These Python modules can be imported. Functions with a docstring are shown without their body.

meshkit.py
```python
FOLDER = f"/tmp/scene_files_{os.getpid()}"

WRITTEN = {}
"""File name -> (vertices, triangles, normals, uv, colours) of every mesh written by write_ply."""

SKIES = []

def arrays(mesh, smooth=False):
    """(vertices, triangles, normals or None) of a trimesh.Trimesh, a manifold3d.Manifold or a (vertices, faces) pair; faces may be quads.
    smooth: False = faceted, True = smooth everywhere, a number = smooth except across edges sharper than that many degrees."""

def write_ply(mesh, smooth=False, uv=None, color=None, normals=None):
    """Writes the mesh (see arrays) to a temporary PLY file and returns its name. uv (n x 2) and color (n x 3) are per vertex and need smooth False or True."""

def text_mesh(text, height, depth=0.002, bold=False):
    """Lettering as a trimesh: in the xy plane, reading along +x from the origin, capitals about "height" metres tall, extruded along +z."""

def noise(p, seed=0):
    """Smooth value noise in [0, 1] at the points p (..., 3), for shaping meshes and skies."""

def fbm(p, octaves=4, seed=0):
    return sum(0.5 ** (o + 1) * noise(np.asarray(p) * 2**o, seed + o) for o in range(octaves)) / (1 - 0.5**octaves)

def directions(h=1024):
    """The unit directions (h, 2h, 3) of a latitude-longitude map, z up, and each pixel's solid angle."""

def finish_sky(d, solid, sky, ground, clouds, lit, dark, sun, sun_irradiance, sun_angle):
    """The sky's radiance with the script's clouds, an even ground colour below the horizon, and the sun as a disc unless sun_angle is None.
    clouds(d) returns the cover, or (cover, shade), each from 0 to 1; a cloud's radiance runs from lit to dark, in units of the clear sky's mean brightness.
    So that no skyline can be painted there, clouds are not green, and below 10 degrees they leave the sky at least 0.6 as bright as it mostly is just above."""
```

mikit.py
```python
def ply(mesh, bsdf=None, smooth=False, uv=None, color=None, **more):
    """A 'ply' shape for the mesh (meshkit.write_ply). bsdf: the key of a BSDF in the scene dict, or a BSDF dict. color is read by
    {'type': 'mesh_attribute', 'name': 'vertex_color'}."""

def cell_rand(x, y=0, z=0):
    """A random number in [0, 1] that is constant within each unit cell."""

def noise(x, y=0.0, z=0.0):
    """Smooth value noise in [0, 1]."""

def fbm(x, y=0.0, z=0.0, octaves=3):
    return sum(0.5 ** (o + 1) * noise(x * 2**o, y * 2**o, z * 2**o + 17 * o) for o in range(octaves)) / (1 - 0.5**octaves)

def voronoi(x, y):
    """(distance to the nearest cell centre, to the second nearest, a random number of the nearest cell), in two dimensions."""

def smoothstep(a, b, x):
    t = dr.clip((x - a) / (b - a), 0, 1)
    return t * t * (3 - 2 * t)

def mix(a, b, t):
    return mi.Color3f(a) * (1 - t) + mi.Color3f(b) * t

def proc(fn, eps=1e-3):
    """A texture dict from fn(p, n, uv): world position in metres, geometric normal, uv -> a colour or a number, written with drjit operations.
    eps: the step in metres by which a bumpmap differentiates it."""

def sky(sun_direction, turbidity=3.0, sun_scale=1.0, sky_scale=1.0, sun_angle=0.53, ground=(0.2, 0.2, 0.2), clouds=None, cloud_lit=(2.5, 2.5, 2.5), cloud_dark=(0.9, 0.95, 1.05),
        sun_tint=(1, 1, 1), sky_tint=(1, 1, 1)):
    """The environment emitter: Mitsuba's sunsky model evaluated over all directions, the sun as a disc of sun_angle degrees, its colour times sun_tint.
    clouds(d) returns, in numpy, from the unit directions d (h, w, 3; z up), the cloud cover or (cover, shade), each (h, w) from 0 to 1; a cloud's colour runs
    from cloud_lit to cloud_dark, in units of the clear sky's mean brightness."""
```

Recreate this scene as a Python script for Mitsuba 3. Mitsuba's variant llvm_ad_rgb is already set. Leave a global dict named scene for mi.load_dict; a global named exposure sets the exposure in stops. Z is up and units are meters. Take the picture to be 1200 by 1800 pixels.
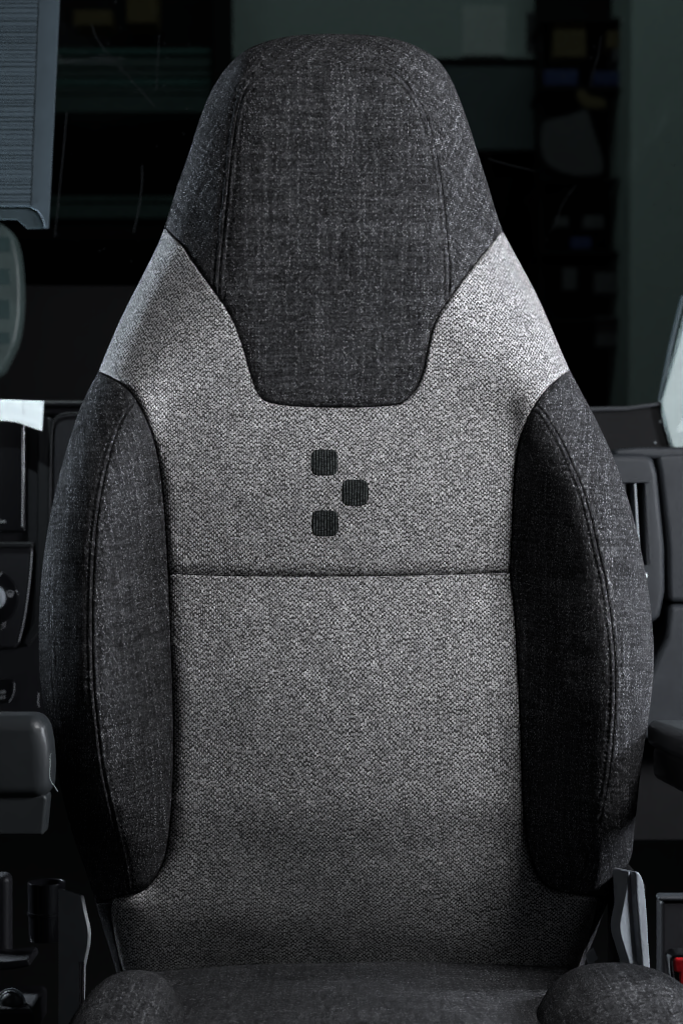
import math
import numpy as np
import drjit as dr
import mitsuba as mi
import trimesh
import manifold3d as m3
import shapely
import shapely.geometry as sg
import shapely.ops as so
from scipy.interpolate import PchipInterpolator, RegularGridInterpolator
from scipy.ndimage import gaussian_filter
from scipy.spatial import Delaunay
import mikit
import meshkit

T = mi.ScalarTransform4f
scene, labels = {}, {}
rng = np.random.default_rng(7)

# ------------------------------------------------------------------ camera, lamps, exposure
CAM_Y, CAM_Z, PXM = -1.8, 1.04, 0.00053          # camera 1.8 m in front of the seat; metres per photograph pixel at the seat
exposure = 0.0
scene['camera'] = {
    'type': 'thinlens', 'fov': math.degrees(2 * math.atan(600 * PXM / -CAM_Y)), 'fov_axis': 'x',
    'aperture_radius': 0.0039, 'focus_distance': -CAM_Y - 0.02, 'near_clip': 0.05, 'far_clip': 60.0,
    'to_world': T().look_at(origin=[0, CAM_Y, CAM_Z], target=[0, 0, CAM_Z], up=[0, 0, 1])}


def softbox(key, pos, aim, w, h, rgb):
    scene[key] = {'type': 'rectangle', 'to_world': T().look_at(origin=pos, target=aim, up=[0, 0.05, 1]) @ T().scale([w / 2, h / 2, 1]),
                  'emitter': {'type': 'area', 'radiance': {'type': 'rgb', 'value': rgb}}}


softbox('key_softbox', [0.72, -0.74, 1.76], [0.05, 0.0, 1.06], 0.30, 0.34, [47, 47.4, 48.6])
labels['key_softbox'] = {'label': 'studio softbox standing high at the right in front of the seat', 'category': 'lamp'}
softbox('side_softbox', [1.25, 0.0, 1.22], [0.30, 0.05, 0.97], 0.30, 0.24, [74, 77, 83])
labels['side_softbox'] = {'label': 'soft daylight panel at the right side window beside the dashboard', 'category': 'lamp'}
softbox('rim_softbox', [-1.10, 0.80, 1.20], [-0.2, 0.05, 1.04], 0.24, 0.28, [165, 186, 204])
labels['rim_softbox'] = {'label': 'cool rim softbox standing at the left behind the seat', 'category': 'lamp'}
softbox('fill_panel', [-1.5, -2.3, 1.5], [0.0, 0.0, 1.0], 1.0, 1.0, [0.36, 0.38, 0.41])
labels['fill_panel'] = {'label': 'dim fill panel far in front of the seat at the left', 'category': 'lamp'}
scene['added_paper_spot'] = {'type': 'spot', 'to_world': T().look_at(origin=[-0.50, 0.22, 1.92], target=[-0.42, 0.72, 1.175], up=[0, 0, 1]),  # added spot without a real source, brightens the paper sheet on the dashboard
                         'intensity': {'type': 'rgb', 'value': [2.1, 2.4, 2.5]}, 'cutoff_angle': 9.0, 'beam_width': 5.0}
softbox('hall_lamp', [0.4, 5.6, 6.6], [0.3, 9.4, 1.6], 5.0, 0.5, [1.75, 2.25, 2.2])
labels['hall_lamp'] = {'label': 'long strip lamp hanging above the shelves of the hall', 'category': 'lamp'}


# ------------------------------------------------------------------ small helpers
def at(px, py, Y):
    k = PXM * (np.asarray(Y, float) - CAM_Y) / -CAM_Y
    return np.stack(np.broadcast_arrays((np.asarray(px, float) - 600) * k, np.asarray(Y, float), CAM_Z - (np.asarray(py, float) - 900) * k), -1)


def thing(name, label, cat, group=None, kind=None):
    key, i = name, 0
    while key in labels:
        i += 1
        key = f'{name}_{i:03d}'
    labels[key] = {'label': label, 'category': cat}
    if group:
        labels[key]['group'] = group
    if kind:
        labels[key]['kind'] = kind
    return key


def part(parent, name, shape, label=None, kind=None):
    base = f'{parent}__{name}'
    key, i = base, 0
    while key in scene:
        i += 1
        key = f'{base}_{i:03d}'
    scene[key] = shape
    if label or kind:
        labels[key] = {k: v for k, v in (('label', label), ('kind', kind)) if v}
    return key


def single(name, shape, label, cat, group=None):
    key = thing(name, label, cat, group)
    scene[key] = shape
    return key


def spline(pts, per=10, closed=False):
    """Catmull-Rom through the points."""
    p = np.asarray(pts, float)
    if closed:
        p = np.vstack([p[-1], p, p[0], p[1]])
    else:
        p = np.vstack([2 * p[0] - p[1], p, 2 * p[-1] - p[-2]])
    out = []
    t = np.linspace(0, 1, per, endpoint=False)[:, None]
    for a, b, c, d in zip(p[:-3], p[1:-2], p[2:-1], p[3:]):
        d1 = np.linalg.norm(c - b) + 1e-9
        m0 = (c - a) * d1 / (np.linalg.norm(c - b) + np.linalg.norm(b - a) + 1e-9)
        m1 = (d - b) * d1 / (np.linalg.norm(c - b) + np.linalg.norm(d - c) + 1e-9)
        out.append((2 * t**3 - 3 * t**2 + 1) * b + (t**3 - 2 * t**2 + t) * m0 + (3 * t**2 - 2 * t**3) * c + (t**3 - t**2) * m1)
    out = np.vstack(out)
    return out if closed else np.vstack([out, p[-2]])


def rbox(size, r, seg=16):
    sx, sy, sz = (max(s / 2 - r, 1e-5) for s in size)
    s = m3.Manifold.sphere(r, seg)
    return m3.Manifold.batch_hull([s.translate((x, y, z)) for x in (-sx, sx) for y in (-sy, sy) for z in (-sz, sz)])


def rounded(poly, depth, r=0.0, seg=12):
    """A polygon in (x, z) as a solid of this depth along +Y from Y = 0, its edges rounded by r."""
    if r > 0:
        poly = poly.buffer(-r, join_style=2)
    poly = poly.simplify(0.0002)
    rings = [np.array(poly.exterior.coords)[:-1]] + [np.array(i.coords)[:-1] for i in poly.interiors]
    solid = m3.Manifold.extrude(m3.CrossSection(rings, m3.FillRule.EvenOdd), depth - 2 * r)
    if r > 0:
        solid = solid.minkowski_sum(m3.Manifold.sphere(r, seg)).translate((0, 0, r))
    # (x, z, depth) -> (X, Y, Z)
    return solid.transform(np.array([[1, 0, 0, 0], [0, 0, 1, 0], [0, 1, 0, 0]], float)) if False else solid.rotate((90, 0, 0)).scale((1, -1, 1))


def pix_poly(pts, Y):
    return sg.Polygon([tuple(q[[0, 2]]) for q in at(*np.array(pts, float).T, Y)])


def slab(pts, Y, depth, r=0.002, seg=10):
    """A solid whose front face has this outline and stands at Y."""
    return rounded(pix_poly(pts, Y), depth, r, seg).translate((0, Y, 0))


def pbox(x0, y0, x1, y1, Y, depth, r=0.002):
    a, b = at(x0, y0, Y), at(x1, y1, Y)
    return rbox((abs(b[0] - a[0]), depth, abs(a[2] - b[2])), r).translate(tuple((a + b) / 2 + np.array([0, depth / 2, 0])))


def tube(points, r, sides=10):
    p = np.asarray(points, float)
    t = np.gradient(p, axis=0)
    t /= np.linalg.norm(t, axis=1, keepdims=True) + 1e-12
    a = np.cross(t, np.where(np.abs(t[:, 1:2]) < 0.9, [0, 1.0, 0], [1.0, 0, 0]))
    a /= np.linalg.norm(a, axis=1, keepdims=True)
    b = np.cross(t, a)
    ang = np.arange(sides) * 2 * np.pi / sides
    rr = np.broadcast_to(r, (len(p),))[:, None, None]
    v = (p[:, None] + rr * (np.cos(ang)[None, :, None] * a[:, None] + np.sin(ang)[None, :, None] * b[:, None])).reshape(-1, 3)
    i, j = np.meshgrid(np.arange(len(p) - 1), np.arange(sides), indexing='ij')
    q = np.stack([i * sides + j, i * sides + (j + 1) % sides, (i + 1) * sides + (j + 1) % sides, (i + 1) * sides + j], -1).reshape(-1, 4)
    n = len(v)
    v = np.vstack([v, p[0], p[-1]])
    k = np.arange(sides)
    caps = np.vstack([np.stack([(k + 1) % sides, k, k * 0 + n], 1), np.stack([n - sides + k, n - sides + (k + 1) % sides, k * 0 + n + 1], 1)])
    return trimesh.Trimesh(v, np.vstack([q[:, [0, 1, 2]], q[:, [0, 2, 3]], caps]), process=False)


def tm(man):
    m = man.to_mesh()
    return trimesh.Trimesh(m.vert_properties[:, :3], m.tri_verts, process=False)


def lathe(profile, axis_pos, n=48):
    """Profile of (radius, height) turned about +Z."""
    pr = np.asarray(profile, float)
    a = np.arange(n) * 2 * np.pi / n
    v = np.stack([pr[:, None, 0] * np.cos(a), pr[:, None, 0] * np.sin(a), np.broadcast_to(pr[:, None, 1], (len(pr), n))], -1).reshape(-1, 3) + axis_pos
    i, j = np.meshgrid(np.arange(len(pr) - 1), np.arange(n), indexing='ij')
    q = np.stack([i * n + j, i * n + (j + 1) % n, (i + 1) * n + (j + 1) % n, (i + 1) * n + j], -1).reshape(-1, 4)
    return trimesh.Trimesh(v, np.vstack([q[:, [0, 1, 2]], q[:, [0, 2, 3]]]), process=False)


def lettering(text, height, pos, depth=0.0006):
    m = meshkit.text_mesh(text, height, depth, bold=True)
    v = np.array(m.vertices)
    return trimesh.Trimesh(np.stack([v[:, 0], -v[:, 2], v[:, 1]], 1) + pos, m.faces, process=False)


# ------------------------------------------------------------------ materials
noise, fbm, cell_rand, smoothstep, mix = mikit.noise, mikit.fbm, mikit.cell_rand, mikit.smoothstep, mikit.mix


def parity(i, j):
    s = i + j
    return s - 2 * dr.floor(s * 0.5)


def floats(uv, wid, pitch, seed, jit, wob):
    """Yarn floats in staggered columns: (where across the float, along it, random numbers of that float)."""
    x = uv.x / wid + (noise(uv.x * 110 + seed, uv.y * 110) - 0.5) * wob
    y = uv.y / pitch + (noise(uv.x * 90, uv.y * 100 + seed, 3.0) - 0.5) * wob
    i = dr.floor(x)
    y = y + 0.5 * parity(i, 0) + jit * (cell_rand(i, seed, 1) - 0.5)
    j = dr.floor(y)
    r = [cell_rand(i, j, seed + k) for k in range(4)]
    fx = x - i - 0.5 + 0.22 * (r[2] - 0.5)
    fy = y - j - 0.5 + 0.30 * (r[3] - 0.5)
    return fx, fy, r, i, j


def light_fabric(p, n, uv):
    fx, fy, r, i, j = floats(uv, 0.00200, 0.0041, 3, 0.22, 0.7)
    size = 0.72 + 0.55 * r[1]
    d = dr.sqrt(dr.square(fx / (0.50 * size)) + dr.square(fy / (0.36 * size)))
    blob = 1 - smoothstep(0.80, 1.04, d)
    hair = noise(uv.x * 1500, uv.y * 800, 4.0)                          # fibres twisted in the yarn
    hair2 = noise(uv.x * 800 + 7, uv.y * 1500, 9.0)
    hi = (0.36 + 0.32 * r[0]) * (0.66 + 0.68 * hair) * (0.80 + 0.40 * noise(uv.x * 330, uv.y * 250, 6.0))
    lo = 0.020 + 0.13 * hair2 * hair2 + 0.06 * r[2] * r[2]
    v = dr.lerp(lo, hi, blob)
    return mi.Color3f(v, v * 0.985, v * 0.985)


def light_height(p, n, uv):
    fx, fy, r, i, j = floats(uv, 0.00200, 0.0041, 3, 0.22, 0.7)
    d2 = dr.square(fx / 0.5) + dr.square(fy / 0.40)
    return 0.25 * noise(uv.x * 1200, uv.y * 700, 4.0) + dr.maximum(1 - d2, 0)


def dark_fabric(p, n, uv):
    wx, wy = (noise(uv.x * 140, uv.y * 140, 2.0) - 0.5) * 0.6, (noise(uv.x * 140, uv.y * 150, 5.0) - 0.5) * 0.6
    x, y = uv.x / 0.00115 + wx, uv.y / 0.00125 + wy
    ci, cj = dr.floor(x), dr.floor(y)
    r1 = cell_rand(ci, cj, 11)
    warp = noise(x * 0.95, uv.y * 38.0, 3.0)                             # linen yarns thicker and thinner, lighter and darker along their run
    weft = noise(uv.x * 38.0, y * 0.95, 7.0)
    hair = noise(uv.x * 1300, uv.y * 1300, 1.0)
    slub = 0.52 + 0.66 * warp * warp + 0.84 * weft * weft
    over = dr.select(parity(ci, cj) < 0.5, 1.2, 0.75)
    v = (0.010 + 0.060 * r1 * r1 + 0.032 * hair * hair) * slub * over
    fx, fy, r, i, j = floats(uv, 0.00128, 0.0034, 21, 0.12, 0.12)
    col = smoothstep(0.55, 0.90, noise(i * 0.61, uv.y * 9.0, 1.0))         # flecked warp yarns run in streaks
    rowf = smoothstep(0.60, 0.92, noise(uv.x * 14.0, j * 0.71, 12.0))
    d = dr.sqrt(dr.square(fx / 0.36) + dr.square(fy / 0.21))
    fleck = (1 - smoothstep(0.7, 1.2, d)) * dr.select(r[0] < 0.15 + 0.34 * col + 0.18 * rowf, 1.0, 0.0)
    v = dr.lerp(v, 0.07 + 0.42 * r[1] * r[1] + 0.08 * col, fleck)
    return mi.Color3f(v * 0.97, v * 0.98, v * 1.03)


def dark_height(p, n, uv):
    x, y = uv.x / 0.00115 + (noise(uv.x * 150, uv.y * 150, 2.0) - 0.5), uv.y / 0.00135 + (noise(uv.x * 150, uv.y * 170, 5.0) - 0.5)
    fx, fy = x - dr.floor(x) - 0.5, y - dr.floor(y) - 0.5
    up = dr.select(parity(dr.floor(x), dr.floor(y)) < 0.5, 1.0, 0.6)
    return up * (1 - 1.6 * fx * fx) * (1 - 1.6 * fy * fy)


def rib_fabric(p, n, uv):
    k = uv.x / 0.0026 + 0.25 * (noise(uv.x * 200, uv.y * 120) - 0.5)
    i = dr.floor(k)
    across = 1 - smoothstep(0.16, 0.42, dr.abs(k - i - 0.5))
    v = 0.006 + across * (0.02 + 0.07 * cell_rand(i, dr.floor(uv.y / 0.0011), 2))
    return mi.Color3f(v * 0.9, v, v)


def cloth(color, height, bump, eps=2e-4):
    return {'type': 'twosided', 'bsdf': {'type': 'bumpmap', 'arbitrary': mikit.proc(height, eps), 'scale': bump,
            'bsdf': {'type': 'diffuse', 'reflectance': mikit.proc(color)}}}


def plastic(rgb, rough=0.45, spec=0.4, grain=0.0, size=900.0, tone=0.15):
    def col(p, n, uv):
        return mi.Color3f(rgb) * (1 - tone + 2 * tone * fbm(p.x * 40, p.y * 40, p.z * 40, 3))
    b = {'type': 'principled', 'base_color': mikit.proc(col), 'roughness': rough, 'specular': spec}
    if grain:
        def hgt(p, n, uv):
            return noise(p.x * size, p.y * size, p.z * size)
        b = {'type': 'bumpmap', 'arbitrary': mikit.proc(hgt, 3e-4), 'scale': grain, 'bsdf': b}
    return {'type': 'twosided', 'bsdf': b}


scene['light_cloth'] = cloth(light_fabric, light_height, 0.00042)
scene['dark_cloth'] = cloth(dark_fabric, dark_height, 0.0004)
scene['rib_cloth'] = cloth(rib_fabric, lambda p, n, uv: dr.cos(uv.x / 0.0026 * 2 * math.pi), 0.0003)
scene['black_plastic'] = plastic([0.012, 0.012, 0.014], 0.5, 0.3, 0.0001)
scene['dash_plastic'] = plastic([0.025, 0.028, 0.032], 0.55, 0.3, 0.00012)
scene['grey_plastic'] = plastic([0.31, 0.335, 0.36], 0.5, 0.35, 0.00012)
scene['arm_plastic'] = plastic([0.026, 0.030, 0.033], 0.42, 0.5, 0.0)
scene['gloss_black'] = plastic([0.006, 0.006, 0.007], 0.12, 0.5)
scene['print_grey'] = plastic([0.3, 0.3, 0.31], 0.6, 0.2)
scene['red_plastic'] = plastic([0.55, 0.012, 0.018], 0.35, 0.4)
scene['paper'] = plastic([0.78, 0.81, 0.82], 0.8, 0.1, tone=0.01)
scene['dark_plain'] = plastic([0.03, 0.03, 0.032], 0.9, 0.1)
scene['fibre'] = plastic([0.11, 0.11, 0.115], 0.9, 0.1)
scene['thread'] = plastic([0.05, 0.05, 0.055], 0.8, 0.2)
scene['steel'] = {'type': 'roughconductor', 'material': 'Cr', 'alpha': 0.15}
scene['white_paint'] = plastic([0.36, 0.425, 0.41], 0.35, 0.4, tone=0.02)
scene['panel_blue'] = plastic([0.074, 0.102, 0.122], 0.5, 0.3, tone=0.08)
scene['panel_dark'] = plastic([0.04, 0.058, 0.066], 0.5, 0.3, tone=0.08)
scene['mirror_green'] = plastic([0.10, 0.14, 0.135], 0.35, 0.5, tone=0.2)
scene['reflection_teal'] = plastic([0.05, 0.09, 0.09], 0.3, 0.5)
scene['stack_plastic'] = plastic([0.009, 0.0095, 0.0105], 0.55, 0.25, 0.00012)
scene['glass'] = {'type': 'thindielectric', 'int_ior': 1.14}
scene['smear_dust'] = plastic([0.019, 0.02, 0.021], 0.9, 0.1)
scene['wall_paint'] = plastic([0.38, 0.47, 0.45], 0.8, 0.2, tone=0.06)
scene['teal_dull'] = plastic([0.045, 0.075, 0.07], 0.7, 0.2, tone=0.3)
scene['wall_shaded'] = plastic([0.10, 0.13, 0.135], 0.8, 0.2, tone=0.15)  # wall colour darkened to stand in for shade below its lit top
scene['teal_paint'] = plastic([0.045, 0.11, 0.10], 0.6, 0.2, tone=0.3)
scene['dull_black'] = plastic([0.004, 0.004, 0.0045], 0.7, 0.2)
scene['card_brown'] = plastic([0.11, 0.088, 0.045], 0.8, 0.1, tone=0.2)
scene['bin_blue'] = plastic([0.012, 0.028, 0.11], 0.4, 0.4)
scene['note_white'] = plastic([0.55, 0.62, 0.6], 0.8, 0.1)
scene['bin_grey'] = plastic([0.075, 0.078, 0.083], 0.6, 0.2)
scene['floor_grey'] = plastic([0.012, 0.012, 0.012], 0.8, 0.2)

# ------------------------------------------------------------------ ground
g = rbox((40, 40, 0.1), 0.01).translate((0, 8, -0.05))
scene['floor'] = mikit.ply(g, 'floor_grey')
labels['floor'] = {'label': 'black floor of the hall under the seat', 'category': 'floor', 'kind': 'structure'}

# ------------------------------------------------------------------ the seat: one surface in depth, cut into panels along its seams
SIL = [(600, 59), (650, 61), (700, 69), (740, 85), (770, 106), (791, 136), (808, 175), (824, 220), (840, 270), (856, 320), (871, 370), (883, 404),
       (898, 433), (918, 470), (940, 512), (962, 560), (984, 612), (1001, 650), (1020, 686), (1042, 727), (1065, 775), (1085, 822), (1102, 872), (1118, 930),
       (1131, 990), (1141, 1050), (1147, 1110), (1149, 1160), (1146, 1210), (1140, 1258), (1132, 1310), (1124, 1370), (1118, 1430), (1113, 1475), (1110, 1502),
       (1098, 1531), (1078, 1566), (1060, 1605), (1046, 1645), (1030, 1685), (1020, 1725), (1012, 1765), (800, 1772), (600, 1774), (400, 1772), (222, 1765),
       (208, 1725), (196, 1680), (182, 1635), (168, 1590), (152, 1535), (132, 1480), (115, 1420), (101, 1360), (89, 1300), (77, 1245), (70, 1190),
       (68, 1130), (69, 1070), (73, 1010), (80, 955), (90, 898), (103, 840), (120, 780), (139, 722), (157, 682), (173, 652), (190, 611), (210, 565),
       (232, 520), (255, 475), (275, 434), (288, 402), (299, 368), (312, 325), (328, 280), (341, 240), (353, 203), (368, 166), (388, 131), (412, 103), (440, 83),
       (475, 70), (515, 62), (557, 59)]
HEAD_LOW = [(280, 390), (289, 398), (319, 430), (346, 470), (379, 516), (404, 554), (423, 600), (437, 648), (450, 686), (460, 701), (476, 708), (505, 713), (560, 716),
            (620, 716), (672, 714), (702, 710), (718, 699), (733, 680), (745, 648), (751, 618), (759, 584), (771, 554), (786, 531), (810, 496), (844, 452), (866, 424), (884, 404), (893, 394)]
HEAD_SEAM = [(383, 522), (386, 470), (392, 410), (400, 335), (406, 275), (413, 224), (421, 184), (433, 154), (451, 133), (480, 119), (540, 111), (610, 110), (664, 116),
             (698, 131), (724, 160), (744, 192), (758, 232), (768, 278), (777, 333), (783, 385), (788, 445), (790, 495), (790, 526)]
BOL_L = [(163, 650), (173, 652), (198, 664), (233, 692), (262, 748), (278, 802), (287, 865), (292, 930), (296, 1010), (300, 1130), (303, 1200), (305, 1300), (303, 1385), (297, 1465),
         (287, 1515), (268, 1550), (253, 1565), (230, 1571), (197, 1581), (168, 1588), (155, 1591)]
BOL_R = [(1012, 641), (1001, 650), (977, 668), (957, 688), (940, 711), (925, 740), (914, 775), (907, 815), (903, 860), (901, 915), (898, 965), (897, 1007), (901, 1045), (905, 1090),
         (909, 1165), (913, 1233), (917, 1333), (920, 1417), (927, 1483), (937, 1520), (950, 1546), (965, 1560), (988, 1568), (1015, 1573), (1050, 1576), (1080, 1577), (1095, 1578)]
SEAM_L = [(243, 702), (223, 722), (206, 758), (189, 815), (178, 867), (169, 933), (164, 1010), (162, 1100), (164, 1200), (170, 1267), (180, 1350), (193, 1413), (207, 1477), (219, 1530), (226, 1580)]
SEAM_R = [(931, 716), (947, 716), (967, 742), (989, 780), (1009, 825), (1024, 860), (1038, 910), (1050, 963), (1062, 1015), (1072, 1077), (1079, 1140), (1081, 1200), (1077, 1300), (1064, 1400),
          (1042, 1480), (1024, 1540), (1016, 1580)]
SIDE_L = [(144, 690), (147, 735), (138, 763), (124, 797), (110, 847), (101, 897), (95, 947), (91, 1000), (88, 1060), (88, 1120), (91, 1183), (99, 1250), (113, 1330), (131, 1420), (152, 1500), (172, 1592)]
HORI = [(280, 1006), (297, 1008), (350, 1011), (450, 1013), (600, 1013), (750, 1011), (850, 1008), (898, 1006), (915, 1005)]
LOW_L = [(197, 1575), (195, 1600), (200, 1640), (211, 1690), (224, 1740), (230, 1790)]
LOW_R = [(1053, 1570), (1048, 1595), (1037, 1640), (1022, 1690), (1008, 1740), (1000, 1790)]

sil = sg.Polygon(spline(SIL, 6, True))
curves = {k: sg.LineString(spline(v, 6)) for k, v in dict(head_low=HEAD_LOW, head=HEAD_SEAM, bol_l=BOL_L, bol_r=BOL_R, seam_l=SEAM_L, seam_r=SEAM_R, side_l=SIDE_L, hori=HORI, low_l=LOW_L, low_r=LOW_R).items()}
inner = {k: c.intersection(sil) for k, c in curves.items()}
cells = [c for c in so.polygonize(so.unary_union([sil.exterior, *curves.values()])) if c.area > 60 and sil.contains(c.representative_point())]


def cell_at(x, y):
    return next(c for c in cells if c.contains(sg.Point(x, y)))


# rows of the cross-section: py, then px and depth (metres towards the camera) from the left silhouette over crest and valley to the right one
SECT = [
    (40, [388, 405, 432, 470, 510, 555, 590, 630, 680, 710, 735, 770, 790], [-.03, -.017, -.002, .004, .007, .009, .01]),
    (130, [388, 405, 432, 470, 510, 555, 590, 630, 680, 710, 735, 770, 790], [-.03, -.017, -.002, .004, .007, .009, .01]),
    (300, [320, 360, 403, 450, 500, 550, 590, 630, 690, 735, 772, 815, 850], [-.047, -.024, -.002, .006, .009, .01, .01]),
    (420, [281, 330, 391, 440, 500, 550, 590, 635, 690, 745, 786, 840, 890], [-.062, -.036, -.005, .006, .009, .01, .01]),
    (520, [232, 290, 380, 430, 480, 540, 590, 640, 700, 745, 790, 880, 944], [-.056, -.027, -.001, .003, .005, .006, .006]),
    (650, [175, 215, 270, 340, 430, 520, 590, 660, 750, 850, 905, 960, 1000], [-.038, -.013, .005, .005, .003, .004, .004]),
    (720, [140, 175, 225, 260, 300, 450, 595, 740, 890, 925, 950, 1000, 1037], [-.012, .012, .030, .018, 0, .002, .003]),
    (800, [115, 145, 192, 235, 282, 440, 595, 750, 900, 945, 997, 1040, 1075], [.008, .040, .062, .036, -.004, .002, .004]),
    (900, [90, 125, 173, 230, 290, 440, 597, 750, 902, 970, 1034, 1080, 1110], [.028, .062, .084, .050, -.006, .002, .006]),
    (1000, [74, 112, 165, 230, 297, 445, 598, 750, 898, 980, 1058, 1105, 1134], [.032, .072, .096, .056, -.008, .002, .006]),
    (1200, [70, 112, 164, 235, 303, 450, 605, 755, 911, 1000, 1081, 1120, 1146], [.032, .075, .101, .058, -.008, .004, .010]),
    (1350, [98, 130, 180, 245, 305, 450, 608, 760, 918, 1000, 1072, 1105, 1127], [.028, .066, .092, .052, -.006, .005, .012]),
    (1470, [125, 155, 205, 255, 297, 450, 610, 770, 925, 985, 1045, 1085, 1112], [.008, .042, .066, .038, -.002, .006, .012]),
    (1560, [158, 178, 215, 245, 270, 450, 610, 780, 985, 1015, 1040, 1070, 1095], [-.02, .002, .018, .013, .004, .008, .012]),
    (1650, [186, 200, 220, 250, 300, 450, 610, 780, 950, 985, 1010, 1025, 1042], [-.03, -.01, 0, .004, .006, .010, .012]),
    (1800, [186, 200, 220, 250, 300, 450, 610, 780, 950, 985, 1010, 1025, 1042], [-.03, -.01, 0, .004, .006, .010, .012])]
rows = np.arange(40, 1800, 4.0)
cols = np.arange(30, 1190, 4.0)
sy = np.array([s[0] for s in SECT], float)
cx = PchipInterpolator(sy, np.array([s[1] for s in SECT], float))(rows)
ch = PchipInterpolator(sy, np.array([s[2] + s[2][-2::-1] for s in SECT]))(rows)
H = np.array([PchipInterpolator(x, h, extrapolate=False)(np.clip(cols, x[0], x[-1])) for x, h in zip(cx, ch)])
H = gaussian_filter(H, (5, 2.0))
plane = PchipInterpolator([40, 60, 130, 300, 500, 700, 860, 1000, 1012, 1100, 1250, 1400, 1500, 1600, 1690, 1800],
                          [.13, .115, .098, .088, .078, .055, .030, .024, .0235, .010, -.003, -.001, .015, .038, .070, .12])
base_h = RegularGridInterpolator((rows, cols), H, bounds_error=False, fill_value=None)
R_SIL, D_SIL = 38.0, 0.042


def qround(t, w, d):
    """A rolled edge: depth d lost at t = 0, none from t = w on."""
    u = np.clip(1 - t / w, 0, 1)
    return d * (1 - np.sqrt(np.maximum(1 - u * u, 0)))


def coarse_Y(px, py):
    dist = shapely.distance(sil.exterior, shapely.points(px, py))
    return plane(py) - base_h(np.stack([py, px], -1)) + qround(dist, R_SIL, D_SIL)


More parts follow.
